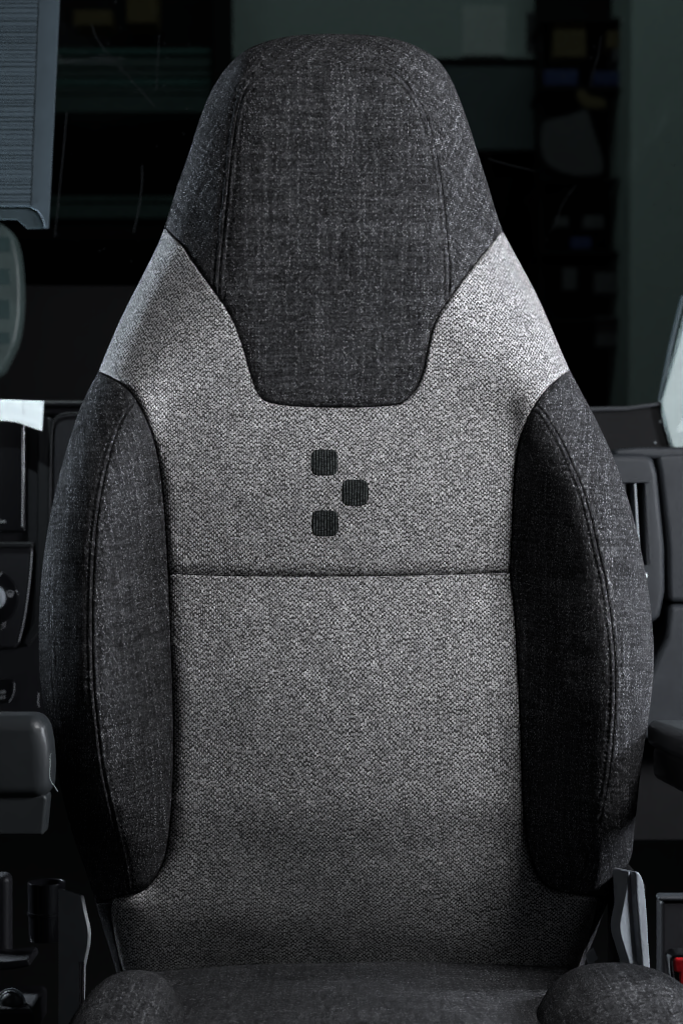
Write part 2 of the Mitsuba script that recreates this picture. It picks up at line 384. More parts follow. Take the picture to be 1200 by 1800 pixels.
def panel_points(poly):
    """Vertices (px, py), rows of them running along the outline, and triangles."""
    pts = []
    ring = np.array(poly.exterior.segmentize(2.0).coords)[:-1]
    pts.append(ring)
    for t in (0.5, 1.2, 2.2, 3.5, 5, 7, 9, 11.5, 14.5):
        b = poly.buffer(-t)
        for gm in getattr(b, 'geoms', [b]):
            if gm.area > 4:
                L = gm.exterior.length
                n = max(int(L / 2.4), 8)
                pts.append(np.array([gm.exterior.interpolate(k * L / n).coords[0] for k in range(n)]))
    x0, y0, x1, y1 = poly.bounds
    gx, gy = np.meshgrid(np.arange(x0, x1, 3.0), np.arange(y0, y1, 3.0))
    q = np.stack([gx.ravel(), gy.ravel()], 1)
    core = poly.buffer(-16.5)
    if not core.is_empty:
        q = q[shapely.contains_xy(core, q[:, 0], q[:, 1])]
        pts.append(q)
    p = np.vstack(pts)
    _, keep = np.unique(np.round(p, 2), axis=0, return_index=True)
    p = p[np.sort(keep)]
    tri = Delaunay(p).simplices
    c = p[tri].mean(1)
    tri = tri[shapely.contains_xy(poly.buffer(0.02), c[:, 0], c[:, 1])]
    a, b, d = (p[tri[:, k]] for k in range(3))
    area = (b[:, 0] - a[:, 0]) * (d[:, 1] - a[:, 1]) - (b[:, 1] - a[:, 1]) * (d[:, 0] - a[:, 0])
    tri = tri[np.abs(area) > 1e-4]
    area = area[np.abs(area) > 1e-4]
    tri[area > 0] = tri[area > 0][:, ::-1]
    return p, tri


# arc length across the bolsters and up the leaning back gives the cloth its thread coordinates; over the rolled outline they run on outwards
gx, gy = np.meshgrid(cols, rows)
P = at(gx, gy, plane(gy) - base_h(np.stack([gy, gx], -1)))
Q = at(gx, gy, plane(gy))
U = np.hstack([np.zeros((len(rows), 1)), np.cumsum(np.linalg.norm(np.diff(P, axis=1), axis=2), 1)])
V = np.vstack([np.zeros((1, len(cols))), np.cumsum(np.linalg.norm(np.diff(Q, axis=0), axis=2), 0)])
U -= U[:, [np.argmin(abs(cols - 600))]]
V -= V[[np.argmin(abs(rows - 1012))]]
U = gaussian_filter(U, (6, 1))
u_of, v_of = (RegularGridInterpolator((rows, cols), A, bounds_error=False, fill_value=None) for A in (U, V))
tt = np.linspace(0, R_SIL, 400)
arc = np.concatenate([[0], np.cumsum(np.hypot(np.diff(tt) * PXM, np.diff(qround(tt, R_SIL, D_SIL))))])
extra = (arc[-1] - arc) - (R_SIL - tt) * PXM


def cloth_uv(p):
    pts = shapely.points(p)
    near = shapely.get_coordinates(shapely.line_interpolate_point(sil.exterior, shapely.line_locate_point(sil.exterior, pts)))
    d = shapely.distance(sil.exterior, pts)
    out = (near - p) / np.maximum(d, 0.05)[:, None]
    e = 0.55 * np.interp(d, tt, extra)
    return np.stack([u_of(p[:, ::-1]) + out[:, 0] * e, v_of(p[:, ::-1]) + out[:, 1] * e], -1)


def far(name, p):
    return shapely.distance(inner[name], shapely.points(p))


def seat_panel(name, where, bsdf, dips, angle=0.0, stitched=(), label=None):
    """dips: seam name -> (width in px, depth in m) of the rolled edge on this panel's side."""
    poly = cell_at(*where)
    p, tri = panel_points(poly)
    Y = coarse_Y(p[:, 0], p[:, 1])
    for s, (w, d) in dips.items():
        Y = Y + qround(far(s, p), w, d) * (np.interp(p[:, 1], [112, 200], [0.45, 1]) if s == 'head' else 1)
    for s in stitched:
        d = far(s, p)
        along = shapely.line_locate_point(curves[s], shapely.points(p))
        Y = Y - 0.0007 * np.sin(along * 2 * np.pi / 9.5) * np.exp(-((d - 10) / 2.4) ** 2)               # the thread of the topstitch dips in and out
        Y = Y + 0.0013 * np.exp(-((d - 10) / 1.9) ** 2) - 0.0006 * np.exp(-((d - 5.5) / 2.2) ** 2)
    k = meshkit.fbm(np.stack([p[:, 0] / 70, p[:, 1] / 70, p[:, 0] * 0 + len(name)], -1), 3) - 0.5
    Y = Y + 0.0030 * k * np.clip(shapely.distance(poly.exterior, shapely.points(p)) / 25, 0, 1)
    edge = shapely.distance(poly.exterior, shapely.points(p))
    pucker = meshkit.noise(np.stack([p[:, 0] / 10, p[:, 1] / 10, p[:, 0] * 0 + 7.0], -1)) - 0.5        # cloth gathered by the seam
    Y = Y + 0.0016 * pucker * np.exp(-edge / 13) * np.clip(edge / 4, 0, 1)
    uu, vv = cloth_uv(p).T
    a = math.radians(angle)
    uv = np.stack([uu * math.cos(a) + vv * math.sin(a), -uu * math.sin(a) + vv * math.cos(a)], -1) + 3.0
    return part(seat, name, mikit.ply((at(p[:, 0], p[:, 1], Y), tri), bsdf, smooth=True, uv=uv), label)


seat = thing('camper_seat', 'swivel cab seat in charcoal and light grey woven cloth with integral headrest', 'seat')
HL = {'head_low': (24, 0.008)}
seat_panel('head_insert', (600, 400), 'dark_cloth', {'head': (4.5, .0015), **HL}, 0, ('head',))
seat_panel('head_side', (600, 85), 'dark_cloth', {'head': (4.5, .0015), 'head_low': (10, 0.008)}, 38, ('head',), 'charcoal cloth hood wrapping the headrest')
seat_panel('shoulder_panel', (600, 860), 'light_cloth', {'head_low': (6, .008), 'hori': (26, .009), 'bol_l': (20, .012), 'bol_r': (14, .012)}, 0, (), 'light grey upper back panel')
seat_panel('lumbar_panel', (600, 1300), 'light_cloth', {'hori': (5, .009), 'bol_l': (34, .016), 'bol_r': (14, .012), 'low_l': (12, .004), 'low_r': (12, .004)}, 0, (), 'light grey lower back panel')
BL = {'bol_l': (15, .016)}
BR = {'bol_r': (12, .012)}
seat_panel('inner_bolster', (240, 1100), 'dark_cloth', {'seam_l': (5, .0024), **BL}, -9, ('seam_l',))
seat_panel('outer_bolster', (125, 1100), 'dark_cloth', {'seam_l': (5, .0024), 'side_l': (5, .002), **BL}, 0, ('seam_l', 'side_l'))
seat_panel('side_panel', (78, 1100), 'dark_cloth', {'side_l': (5, .002)}, 0, ('side_l',))
seat_panel('inner_bolster', (980, 1100), 'dark_cloth', {'seam_r': (4.5, .0020), **BR}, 7, ('seam_r',))
seat_panel('outer_bolster', (1112, 1100), 'dark_cloth', {'seam_r': (4.5, .0020), **BR}, 0, ('seam_r',))
seat_panel('lower_side', (190, 1640), 'dark_cloth', {'low_l': (8, .004), 'bol_l': (10, .016)})
seat_panel('lower_side', (1058, 1600), 'dark_cloth', {'low_r': (8, .004), 'bol_r': (10, .012)})

# the back of the backrest, closing it behind its outline
ring = np.array(sil.exterior.segmentize(6.0).coords)[:-1]
Yr = coarse_Y(ring[:, 0], ring[:, 1])
cen = np.array([600, 950.0])
loops = [at(ring[:, 0], ring[:, 1], Yr + 0.0005)]
for s, dy in ((0.998, 0.02), (0.985, 0.05), (0.95, 0.075), (0.85, 0.09)):
    q = cen + (ring - cen) * s
    loops.append(at(q[:, 0], q[:, 1], Yr * 0.4 + plane(ring[:, 1]) * 0.6 + 0.03 + dy))
n = len(ring)
v = np.vstack(loops + [at(600, 950, 0.13)[None]])
k = np.arange(n)
quads = np.vstack([np.stack([i * n + k, i * n + (k + 1) % n, (i + 1) * n + (k + 1) % n, (i + 1) * n + k], -1) for i in range(len(loops) - 1)])
last = (len(loops) - 1) * n
f = np.vstack([quads[:, [0, 1, 2]], quads[:, [0, 2, 3]], np.stack([last + k, last + (k + 1) % n, k * 0 + len(v) - 1], -1)])
part(seat, 'back_shell', mikit.ply((v, f), 'dark_cloth', smooth=True, uv=v[:, [0, 2]] + 5.0))

# three ribbed patches let into the upper back panel
for x, y in ((570, 813), (624, 866), (571, 920)):
    t = np.linspace(0, 2 * np.pi, 72, endpoint=False)
    sq = np.sign(np.cos(t)) * np.abs(np.cos(t)) ** 0.52, np.sign(np.sin(t)) * np.abs(np.sin(t)) ** 0.52
    out = sg.Polygon(np.stack([x + 24 * sq[0], y + 23.5 * sq[1]], 1))
    p, tri = panel_points(out)
    d = shapely.distance(out.exterior, shapely.points(p))
    Y = coarse_Y(p[:, 0], p[:, 1]) - 0.0010 + qround(d, 2.5, 0.0016)
    k = meshkit.fbm(np.stack([p[:, 0] / 70, p[:, 1] / 70, p[:, 0] * 0 + len('shoulder_panel')], -1), 3) - 0.5
    uv = cloth_uv(p) + 3.0
    part(seat, 'patch', mikit.ply((at(p[:, 0], p[:, 1], Y + 0.003 * k), tri), 'rib_cloth', smooth=True, uv=uv),
         {813: 'upper left ribbed black square patch', 866: 'right ribbed black square patch', 920: 'lower left ribbed black square patch'}[y])

# a few pale fibres of lint on the cloth
lr = np.random.default_rng(21)
lint = []
for x, y in [(935, 812), (568, 862), (700, 1290)] + [tuple(lr.uniform([330, 150], [900, 1550])) for _ in range(16)]:
    a0, n0 = lr.uniform(0, 6.28), lr.uniform(6, 22)
    q = np.stack([x + np.linspace(0, n0, 7) * math.cos(a0), y + np.linspace(0, n0, 7) * math.sin(a0)], 1) + lr.normal(0, 0.7, (7, 2))
    lint.append(tube(at(q[:, 0], q[:, 1], coarse_Y(q[:, 0], q[:, 1]) - 0.0012), 0.00016, 5))
part(seat, 'lint', mikit.ply(trimesh.util.concatenate(lint), 'fibre'), 'pale lint fibres on the cloth', 'stuff')

# short fibres standing off the cloth along its outline
fr_ = np.random.default_rng(5)
m = 3200
q = np.array([sil.exterior.interpolate(t).coords[0] for t in fr_.uniform(0, sil.exterior.length, m)])
q = q[q[:, 1] < 1560]
inn = q + (np.array([600, 900.0]) - q) / np.linalg.norm(np.array([600, 900.0]) - q, axis=1, keepdims=True) * fr_.uniform(0.3, 9, (len(q), 1))
root = at(inn[:, 0], inn[:, 1], coarse_Y(inn[:, 0], inn[:, 1]))
cen3 = at(600, 900, 0.06)
tip = root + (root - cen3) / np.linalg.norm(root - cen3, axis=1, keepdims=True) * fr_.uniform(0.0006, 0.0018, (len(q), 1)) + fr_.normal(0, 0.0005, (len(q), 3))
e = 0.00011
vs = np.stack([root + [e, 0, 0], root + [-e * .5, e * .8, 0], root + [-e * .5, -e * .5, e * .8], tip], 1).reshape(-1, 3)
b0 = np.arange(len(q))[:, None] * 4
part(seat, 'fuzz', mikit.ply((vs, np.vstack([b0 + t for t in ([0, 1, 3], [1, 2, 3], [2, 0, 3])])), 'fibre'), 'short fibres along the edge of the cloth', 'stuff')

# seat cushion: (X, Y) sheet with its height, then two thigh bolsters
xs, ys = np.linspace(-0.245, 0.245, 150), np.linspace(0.16, -0.50, 180)
X, Yc = np.meshgrid(xs, ys)
Z = 0.606 + 0.02 * X + 0.05 * np.clip(-Yc / 0.5, 0, 1) - 0.014 * (X / 0.24) ** 2 - qround((0.245 - np.abs(X)) / 0.00053, 60, 0.05) - 0.02 * np.clip((Yc - 0.05) / 0.11, 0, 1) ** 2
Z -= qround((Yc + 0.50) / 0.00053, 90, 0.06)
Z += 0.004 * (meshkit.fbm(np.stack([X * 14, Yc * 14, X * 0], -1), 3) - 0.5)
i, j = np.meshgrid(np.arange(len(ys) - 1), np.arange(len(xs) - 1), indexing='ij')
w = len(xs)
q = np.stack([i * w + j, (i + 1) * w + j, (i + 1) * w + j + 1, i * w + j + 1], -1).reshape(-1, 4)
part(seat, 'cushion', mikit.ply((np.stack([X, Yc, Z], -1).reshape(-1, 3), q), 'dark_cloth', smooth=True, uv=np.stack([Yc, X], -1).reshape(-1, 2) + 2.0))
part(seat, 'cushion_base', mikit.ply(rbox((0.46, 0.52, 0.10), 0.03).translate((0, -0.18, 0.52)), 'black_plastic', smooth=40))
part(seat, 'pedestal', mikit.ply(rbox((0.36, 0.38, 0.47), 0.02).translate((0, -0.14, 0.236)), 'black_plastic', smooth=40))


def thigh_bolster(cx_, cy_, cz_, ax, ay, az, tilt):
    nu, nv = 120, 90
    a, b = np.meshgrid(np.linspace(0, 2 * np.pi, nu, endpoint=False), np.linspace(-np.pi / 2, np.pi / 2, nv))
    pw = lambda s, e: np.sign(s) * np.abs(s) ** e  # noqa: E731
    x, y, z = pw(np.cos(b), .75) * pw(np.cos(a), .85), pw(np.sin(b), .9), pw(np.cos(b), .75) * pw(np.sin(a), .85)
    v = np.stack([ax * x + tilt * y * ay, ay * y, az * z], -1)
    v *= 1 + 0.03 * (meshkit.fbm(v * 22, 3)[..., None] - 0.5)
    uv = np.stack([a * (ax + az) / 2, b * ay], -1)
    i, j = np.meshgrid(np.arange(nv - 1), np.arange(nu), indexing='ij')
    q = np.stack([i * nu + j, (i + 1) * nu + j, (i + 1) * nu + (j + 1) % nu, i * nu + (j + 1) % nu], -1).reshape(-1, 4)
    v = v.reshape(-1, 3) + [cx_, cy_, cz_]
    return mikit.ply((v, q), 'dark_cloth', smooth=True, uv=uv.reshape(-1, 2) + 4.0)


part(seat, 'thigh_bolster', thigh_bolster(-0.176, -0.27, 0.564, 0.053, 0.22, 0.095, 0.0))
part(seat, 'thigh_bolster', thigh_bolster(0.232, -0.29, 0.564, 0.085, 0.24, 0.105, 0.0))


def hinge_cover(pts, Y, ridge, label):
    c = part(seat, 'hinge_cover', mikit.ply(slab(pts, Y, 0.05, 0.0016), 'grey_plastic', smooth=35), label)
    return c


hl = slab([(60, 1576), (132, 1578), (141, 1604), (152, 1630), (155, 1643), (152, 1665), (143, 1690), (138, 1705), (136, 1760), (136, 1830), (60, 1830)], 0.0, 0.004, 0.0012)
pv = at(155, 1643, 0.0)
part(seat, 'hinge_cover', mikit.ply(hl.translate((-pv[0], 0, 0)).rotate((0, 0, -48)).translate((pv[0], 0, 0)), 'grey_plastic', smooth=35), 'dim grey plastic hinge cover at the left of the cushion')
part(seat, 'hinge_bar', mikit.ply(tube([at(143.5, 1692, -0.03), at(143.5, 1800, -0.03)], 0.0022), 'steel', smooth=40))
pv = at(1110, 1600, -0.05)


def faced_right(man, deg=38):
    c = math.cos(math.radians(deg))
    return mikit.ply(man.translate(tuple(-pv)).scale((1 / c, 1, 1)).rotate((0, 0, deg)).translate(tuple(pv)), 'grey_plastic', smooth=35)


part(seat, 'hinge_cover', faced_right(slab(np.vstack([[(1108, 1535), (1113, 1600), (1118, 1650), (1126, 1705), (1132, 1780)], spline([(1116, 1790), (1110, 1718), (1104, 1690), (1092, 1655), (1086, 1630), (1088, 1611), (1097, 1575), (1101, 1550), (1104, 1524)], 6)]), -0.05, 0.012, 0.0012)),
     'lit grey plastic hinge cover at the right of the cushion')
part(seat, 'hinge_rim', faced_right(slab([tuple(q_) for q_ in spline([(1110, 1531), (1118, 1536), (1125, 1547), (1129, 1564), (1134, 1610), (1137, 1660), (1142, 1720), (1146, 1790)], 6)] + [(1128, 1790), (1124, 1705), (1117, 1640), (1112, 1580)], -0.056, 0.03, 0.0022)))
part(seat, 'added_hinge_block', mikit.ply(rbox((0.020, 0.12, 0.15), 0.006).translate((0.270, 0.035, 0.625)), 'dull_black', smooth=40))  # added black block that keeps the side lamp off the lower right corner
part(seat, 'hinge_tab', mikit.ply(slab([(1029, 1679), (1043, 1667), (1051, 1686), (1045, 1691), (1041, 1702), (1038, 1712)], 0.0, 0.004, 0.0006), 'grey_plastic', smooth=35))
ar = part(seat, 'armrest', mikit.ply(rbox((0.078, 0.40, 0.026), 0.009, 24).rotate((-3, 0, 0)).translate((0.3315, -0.145, 0.838)), 'arm_plastic', smooth=40), 'grey fold-down armrest at the right of the seat')
part(ar, 'base', mikit.ply(rbox((0.070, 0.39, 0.034), 0.008, 24).rotate((-3, 0, 0)).translate((0.3325, -0.145, 0.811)), 'black_plastic', smooth=40))
hub = rounded(sg.Polygon(spline([(0.0, -0.034), (0.024, -0.024), (0.034, 0.0), (0.024, 0.026), (0.0, 0.036), (-0.024, 0.026), (-0.034, 0), (-0.024, -0.024)], 6, True)), 0.05, 0.006).rotate((0, 0, 70))
part(seat, 'armrest_hub', mikit.ply(hub.translate((0.255, 0.03, 0.796)), 'dull_black', smooth=40))

# ------------------------------------------------------------------ dashboard behind the seat
dash = thing('dashboard', 'dark plastic dashboard with screen, climate panel and air vent behind the seat', 'dashboard')
DY = 0.72
part(dash, 'centre_stack', mikit.ply(pbox(-260, 712, 400, 1300, DY + 0.012, 0.25, 0.012), 'black_plastic', smooth=40))
part(dash, 'top_edge', mikit.ply(pbox(-260, 703, 420, 714, DY - 0.004, 0.28, 0.004), 'stack_plastic', smooth=40))
part(dash, 'centre_frame', mikit.ply(slab([(46, 742), (78, 730), (92, 735), (90, 900), (86, 1010), (70, 1110), (48, 1140), (40, 1130), (58, 1090), (64, 960), (66, 750)], DY, 0.03, 0.003), 'stack_plastic', smooth=40))
part(dash, 'side_pocket', mikit.ply(slab([(94, 735), (104, 726), (190, 724), (190, 1000), (92, 1000)], DY + 0.004, 0.02, 0.003), 'black_plastic', smooth=40))
part(dash, 'pocket_lip', mikit.ply(tube(at(*spline([(86, 1000), (87, 860), (89, 790), (92, 750), (100, 733), (115, 727), (150, 726)], 8).T, DY), 0.0016), 'stack_plastic', smooth=True))
sc_ = part(dash, 'screen', mikit.ply(pbox(-200, 738, 44, 935, DY - 0.002, 0.02, 0.003), 'gloss_black', smooth=40))
part(sc_, 'bezel', mikit.ply(tube(at(*np.array([(39, 752), (39.5, 840), (39, 926)]).T, DY - 0.003), 0.0007), 'print_grey', smooth=True))
part(sc_, 'lettering', mikit.ply(lettering('sion', 0.0044, at(-6, 919, DY - 0.003)), 'print_grey'))
cl = part(dash, 'climate_panel', mikit.ply(slab([(-200, 955), (58, 955), (55, 1000), (46, 1080), (34, 1130), (26, 1140), (-200, 1142)], DY - 0.001, 0.03, 0.004), 'black_plastic', smooth=40))
part(cl, 'trim', mikit.ply(tube(at(*spline([(56, 968), (53, 1010), (47, 1060), (41, 1095), (33, 1128)], 8).T, DY - 0.0015), 0.0008), 'print_grey', smooth=True))
part(cl, 'upper_lip', mikit.ply(pbox(-200, 953, 58, 963, DY - 0.006, 0.02, 0.002), 'stack_plastic', smooth=40))
part(cl, 'dial_ring', mikit.ply(rounded(sg.Point(0, 0).buffer(0.037), 0.006, 0.002).translate(tuple(at(-18, 1050, DY - 0.004))), 'gloss_black', smooth=40))
part(cl, 'knob', mikit.ply(rounded(sg.Point(0, 0).buffer(0.0165), 0.028, 0.004).translate(tuple(at(-18, 1052, DY - 0.028))), 'grey_plastic', smooth=40))
# demister symbol: a curved screen outline with three wavy arrows; air-flow symbol: a seat-like outline with an arrow
ic = [tube(at(*np.array(l).T, DY - 0.0046), 0.00045, 6) for l in (
    [(11.5, 1041), (15, 1039), (18, 1038.6), (21, 1039), (24, 1041), (21.5, 1047.5), (14.5, 1047.5), (11.5, 1041)],
    [(15.5, 1050), (15.9, 1046), (15.4, 1042)], [(18, 1050), (18.4, 1046), (17.8, 1042)], [(20.5, 1050), (20.9, 1046), (20.3, 1042)])]
part(cl, 'demist_symbol', mikit.ply(trimesh.util.concatenate(ic), 'print_grey'))
ic = [tube(at(*np.array(l).T, DY - 0.0022), 0.00045, 6) for l in (
    [(2, 1100), (5, 1096), (9, 1093), (9, 1103), (4, 1103), (2, 1108)], [(5, 1099), (8, 1098)], [(6, 1100.5), (8.4, 1100.5)])]
part(cl, 'airflow_symbol', mikit.ply(trimesh.util.concatenate(ic), 'print_grey'))
part(cl, 'dial_mark', mikit.ply(tube(at(*np.array([(-1, 1012), (2, 1008), (3.5, 1006)]).T, DY - 0.0046), 0.0007, 6), 'print_grey'))
sw = part(dash, 'switch', mikit.ply(slab([(-60, 1196), (26, 1196), (24, 1222), (17, 1236), (-60, 1238)], DY - 0.001, 0.02, 0.003), 'gloss_black', smooth=40))
part(sw, 'rim', mikit.ply(tube(at(*spline([(25.5, 1200), (24.5, 1216), (20, 1228), (16, 1234)], 6).T, DY - 0.0015), 0.0005), 'print_grey', smooth=True))
part(sw, 'lettering', mikit.ply(lettering('ASR', 0.0042, at(-5.0, 1219.5, DY - 0.002)), 'print_grey'))
part(sw, 'lettering', mikit.ply(lettering('OFF', 0.0042, at(-5.0, 1229.5, DY - 0.002)), 'print_grey'))
part(dash, 'trim_clip', mikit.ply(tube(at(*spline([(68, 1218), (66.8, 1228), (67, 1236), (68.5, 1243)], 5).T, DY - 0.002), 0.0007), 'print_grey', smooth=True))

# right end of the dashboard
part(dash, 'right_top', mikit.ply(slab([(1000, 802), (1060, 790), (1120, 786), (1260, 785), (1260, 812), (1150, 806), (1060, 800), (1000, 812)], DY - 0.02, 0.30, 0.005), 'dash_plastic', smooth=40))
part(dash, 'vent_housing', mikit.ply(slab([(1000, 800), (1130, 797), (1148, 806), (1155, 830), (1160, 880), (1168, 960), (1169, 1040), (1160, 1085), (1140, 1100), (1000, 1105)], DY - 0.03, 0.10, 0.008).__sub__(
    slab([(1086, 846), (1139, 845), (1144, 995), (1090, 997)], DY - 0.06, 0.10, 0.001)), 'dash_plastic', smooth=40))
part(dash, 'right_end', mikit.ply(slab([(1151, 796), (1300, 790), (1300, 1059), (1174, 1059), (1172, 960), (1164, 880), (1158, 830)], DY - 0.022, 0.2, 0.008), 'dash_plastic', smooth=40))
part(dash, 'lower_end', mikit.ply(slab([(1176, 1063), (1300, 1063), (1300, 1300), (1100, 1300), (1130, 1210), (1150, 1165), (1170, 1120)], DY - 0.02, 0.2, 0.008), 'dash_plastic', smooth=40))
vent = part(dash, 'vent', mikit.ply(pbox(1080, 840, 1150, 1003, DY + 0.035, 0.02, 0.002), 'dull_black', smooth=40))
for i, x in enumerate((1098, 1117, 1136)):
    part(vent, 'slat', mikit.ply(slab([(x - 3, 850), (x + 0.5, 850), (x + 9, 993), (x + 5, 993)], DY - 0.0315, 0.04, 0.0006), 'grey_plastic' if i == 1 else 'dash_plastic', smooth=40))
part(vent, 'frame', mikit.ply(slab([(1080, 843), (1143, 842), (1143, 848), (1080, 849)], DY - 0.034, 0.02, 0.001), 'dash_plastic', smooth=40))
part(dash, 'lower_dark', mikit.ply(pbox(1040, 1100, 1230, 1480, DY + 0.06, 0.05, 0.004), 'dull_black', smooth=40))
part(dash, 'peg', mikit.ply(tube([at(1128, 1012, DY - 0.05), at(1134, 1012, DY - 0.055)], 0.0035), 'paper', smooth=40))

# ------------------------------------------------------------------ loose things and cabin pieces around the seat
# crumpled white sheet over the top of the screen
nx, nz = 60, 26
a, b = np.meshgrid(np.linspace(0, 1, nx), np.linspace(0, 1, nz))
low = np.interp(a, [0, .62, .72, .93, 1], [736, 740, 742, 754, 756])
px, py = -90 + 167 * a + 1.0 * b * 0 - 3 * b * (a > .97), 702.5 + 3.5 * a + b * (low - 705)
Yp = DY - 0.012 - 0.012 * b + 0.003 * (meshkit.fbm(np.stack([a * 5, b * 3, a * 0 + 3], -1), 3) - 0.5) - 0.006 * np.clip(a - .66, 0, 1) * 3 * b
fr = at(px, py, Yp).reshape(-1, 3)
i, j = np.meshgrid(np.arange(nz - 1), np.arange(nx - 1), indexing='ij')
q = np.stack([i * nx + j, (i + 1) * nx + j, (i + 1) * nx + j + 1, i * nx + j + 1], -1).reshape(-1, 4)
top = at(px[0], py[0], Yp[0]) + 0
back = np.vstack([at(px[0], py[0] - 2, Yp[0] + 0.015), at(px[0], py[0] - 1, Yp[0] + 0.02)])
k = np.arange(nx - 1)
nf = len(fr)
q2 = np.vstack([np.stack([nf + k, k, k + 1, nf + k + 1], -1), np.stack([nf + nx + k, nf + k, nf + k + 1, nf + nx + k + 1], -1)])
shp = trimesh.Trimesh(np.vstack([fr, back]), np.vstack([x[:, s] for x in (q, q2) for s in ([0, 1, 2], [0, 2, 3])]), process=False)
single('paper_sheet', mikit.ply(shp, 'paper', smooth=25), 'creased white paper sheet hanging over the top of the dashboard screen', 'paper')
scene_key = 'paper_sheet'
part(scene_key, 'printed_line', mikit.ply(tube(at(*np.array([(41, 706), (40.8, 716), (40.5, 728)]).T, DY - 0.024), 0.0004, 6), 'print_grey'))

arm = thing('armrest', 'dark grey moulded armrest end at the left of the seat', 'armrest')
AY = -0.14
part(arm, 'pad', mikit.ply(slab([(-160, 1258), (55, 1259), (70, 1264), (79, 1280), (85, 1310), (88, 1350), (86, 1388), (81, 1404), (60, 1409), (-160, 1412)], AY, 0.05, 0.014, 24), 'arm_plastic', smooth=40))
part(arm, 'skirt', mikit.ply(slab([(-160, 1400), (80, 1398), (82, 1406), (76, 1469), (70, 1470), (-160, 1470)], AY + 0.006, 0.03, 0.003), 'arm_plastic', smooth=40))
part(arm, 'rear_arm', mikit.ply(rbox((0.09, 0.34, 0.07), 0.015).translate((-0.40, 0.06, 0.80)), 'arm_plastic', smooth=40))
part(arm, 'screw', mikit.ply(tube([at(88, 1352, AY + 0.03), at(91.5, 1352, AY + 0.03)], 0.003, 12), 'steel', smooth=40))
part(arm, 'loose_thread', mikit.ply(tube(at(*spline([(90, 1325), (88, 1330), (88, 1345), (87.5, 1366), (91, 1376), (96, 1383), (101, 1392)], 8).T, AY - 0.002), 0.00022, 6), 'note_white'))

nb = thing('unseen_seat_block', 'unseen dark seat shape added left of the armrest to block the rim light', 'seat')  # out of view, added to cut the rim light low on the left bolster
part(nb, 'backrest', mikit.ply(rbox((0.46, 0.24, 0.56), 0.05).translate((-0.735, 0.24, 0.725)), 'dark_plain', smooth=40))
part(nb, 'cushion', mikit.ply(rbox((0.46, 0.5, 0.14), 0.05).translate((-0.95, 0.0, 0.45)), 'dark_plain', smooth=40))

cup = thing('cup_holder', 'black round cup holder low at the left beside the seat', 'cup holder')
cY = 0.30
c0 = at(82, 1552, cY)
part(cup, 'cup', mikit.ply(lathe([(0.0, -0.06), (0.017, -0.06), (0.0185, 0.0), (0.0197, 0.001), (0.0205, 0.0), (0.019, -0.062), (0.0, -0.063)], c0), 'gloss_black', smooth=40))
part(cup, 'ring', mikit.ply(lathe([(0.0185, -0.034), (0.0212, -0.034), (0.0212, -0.031), (0.0195, -0.031)], c0), 'gloss_black', smooth=40))

lever = thing('lever_knob', 'dark round knob with a pale ring at the lower left corner', 'knob')
kc = at(20, 1762, 0.22)
part(lever, 'ball', mikit.ply(trimesh.creation.icosphere(4, 0.0125).apply_translation(kc), 'arm_plastic', smooth=True))
part(lever, 'ring', mikit.ply(tube(kc + np.array([[0.0142 * math.cos(t), -0.003, 0.0142 * math.sin(t)] for t in np.linspace(-0.1, math.pi + 0.1, 40)]), 0.0011), 'grey_plastic', smooth=True))
part(lever, 'boot', mikit.ply(pbox(-60, 1773, 58, 1830, 0.20, 0.10, 0.006), 'black_plastic', smooth=40))
tray = thing('storage_tray', 'black moulded storage tray behind the round knob at lower left', 'tray')
part(tray, 'wall', mikit.ply(pbox(-80, 1540, 16, 1690, 0.34, 0.03, 0.008), 'black_plastic', smooth=40))
part(tray, 'ledge', mikit.ply(slab([(-80, 1690), (10, 1690), (50, 1686), (54, 1700), (20, 1706), (-80, 1712)], 0.28, 0.06, 0.003), 'black_plastic', smooth=40))

box = thing('grey_console', 'dark grey console box behind the red buckle at lower right', 'console')
part(box, 'body', mikit.ply(pbox(1160, 1582, 1300, 1830, 0.30, 0.03, 0.006), 'black_plastic', smooth=40))
part(box, 'lid', mikit.ply(pbox(1157, 1576, 1300, 1585, 0.295, 0.02, 0.003), 'dash_plastic', smooth=40))
bk = thing('belt_buckle', 'black seat belt buckle with red release button at lower right', 'buckle')
BYk = -0.10
part(bk, 'housing', mikit.ply(slab([(1177, 1690), (1181, 1682), (1190, 1680), (1240, 1678), (1240, 1800), (1184, 1800), (1181, 1740)], BYk, 0.03, 0.003), 'gloss_black', smooth=40))
part(bk, 'edge_trim', mikit.ply(tube([at(1181, 1690, BYk - 0.001), at(1184.5, 1725, BYk - 0.001)], 0.0006), 'print_grey', smooth=True))
part(bk, 'button', mikit.ply(slab([(1185, 1687), (1238, 1684), (1238, 1780), (1196, 1780), (1195, 1712), (1186, 1710)], BYk - 0.006, 0.012, 0.0025), 'red_plastic', smooth=40))

# ------------------------------------------------------------------ windscreen and what stands just outside it
ws = thing('windscreen', 'large sloping windscreen with dusty streaks behind the seat', 'windscreen')
GA, GB = np.array([1.42, 1.20]), np.array([0.86, 2.0])                # (Y, Z) of the glass at its foot and higher up


def on_glass(px, py, lift=0.0):
    """Where the glass plane shows this pixel, a hair on the inner side."""
    n_ = np.array([-(GB - GA)[1], (GB - GA)[0]])
    n_ /= np.linalg.norm(n_)
    px, py = np.asarray(px, float), np.asarray(py, float)
    o = np.array([CAM_Y, CAM_Z])
    dz = -(py - 900) * PXM / -CAM_Y
    t = ((GA - o) @ n_) / (n_[0] + dz * n_[1])
    return at(px, py, CAM_Y + t - lift)


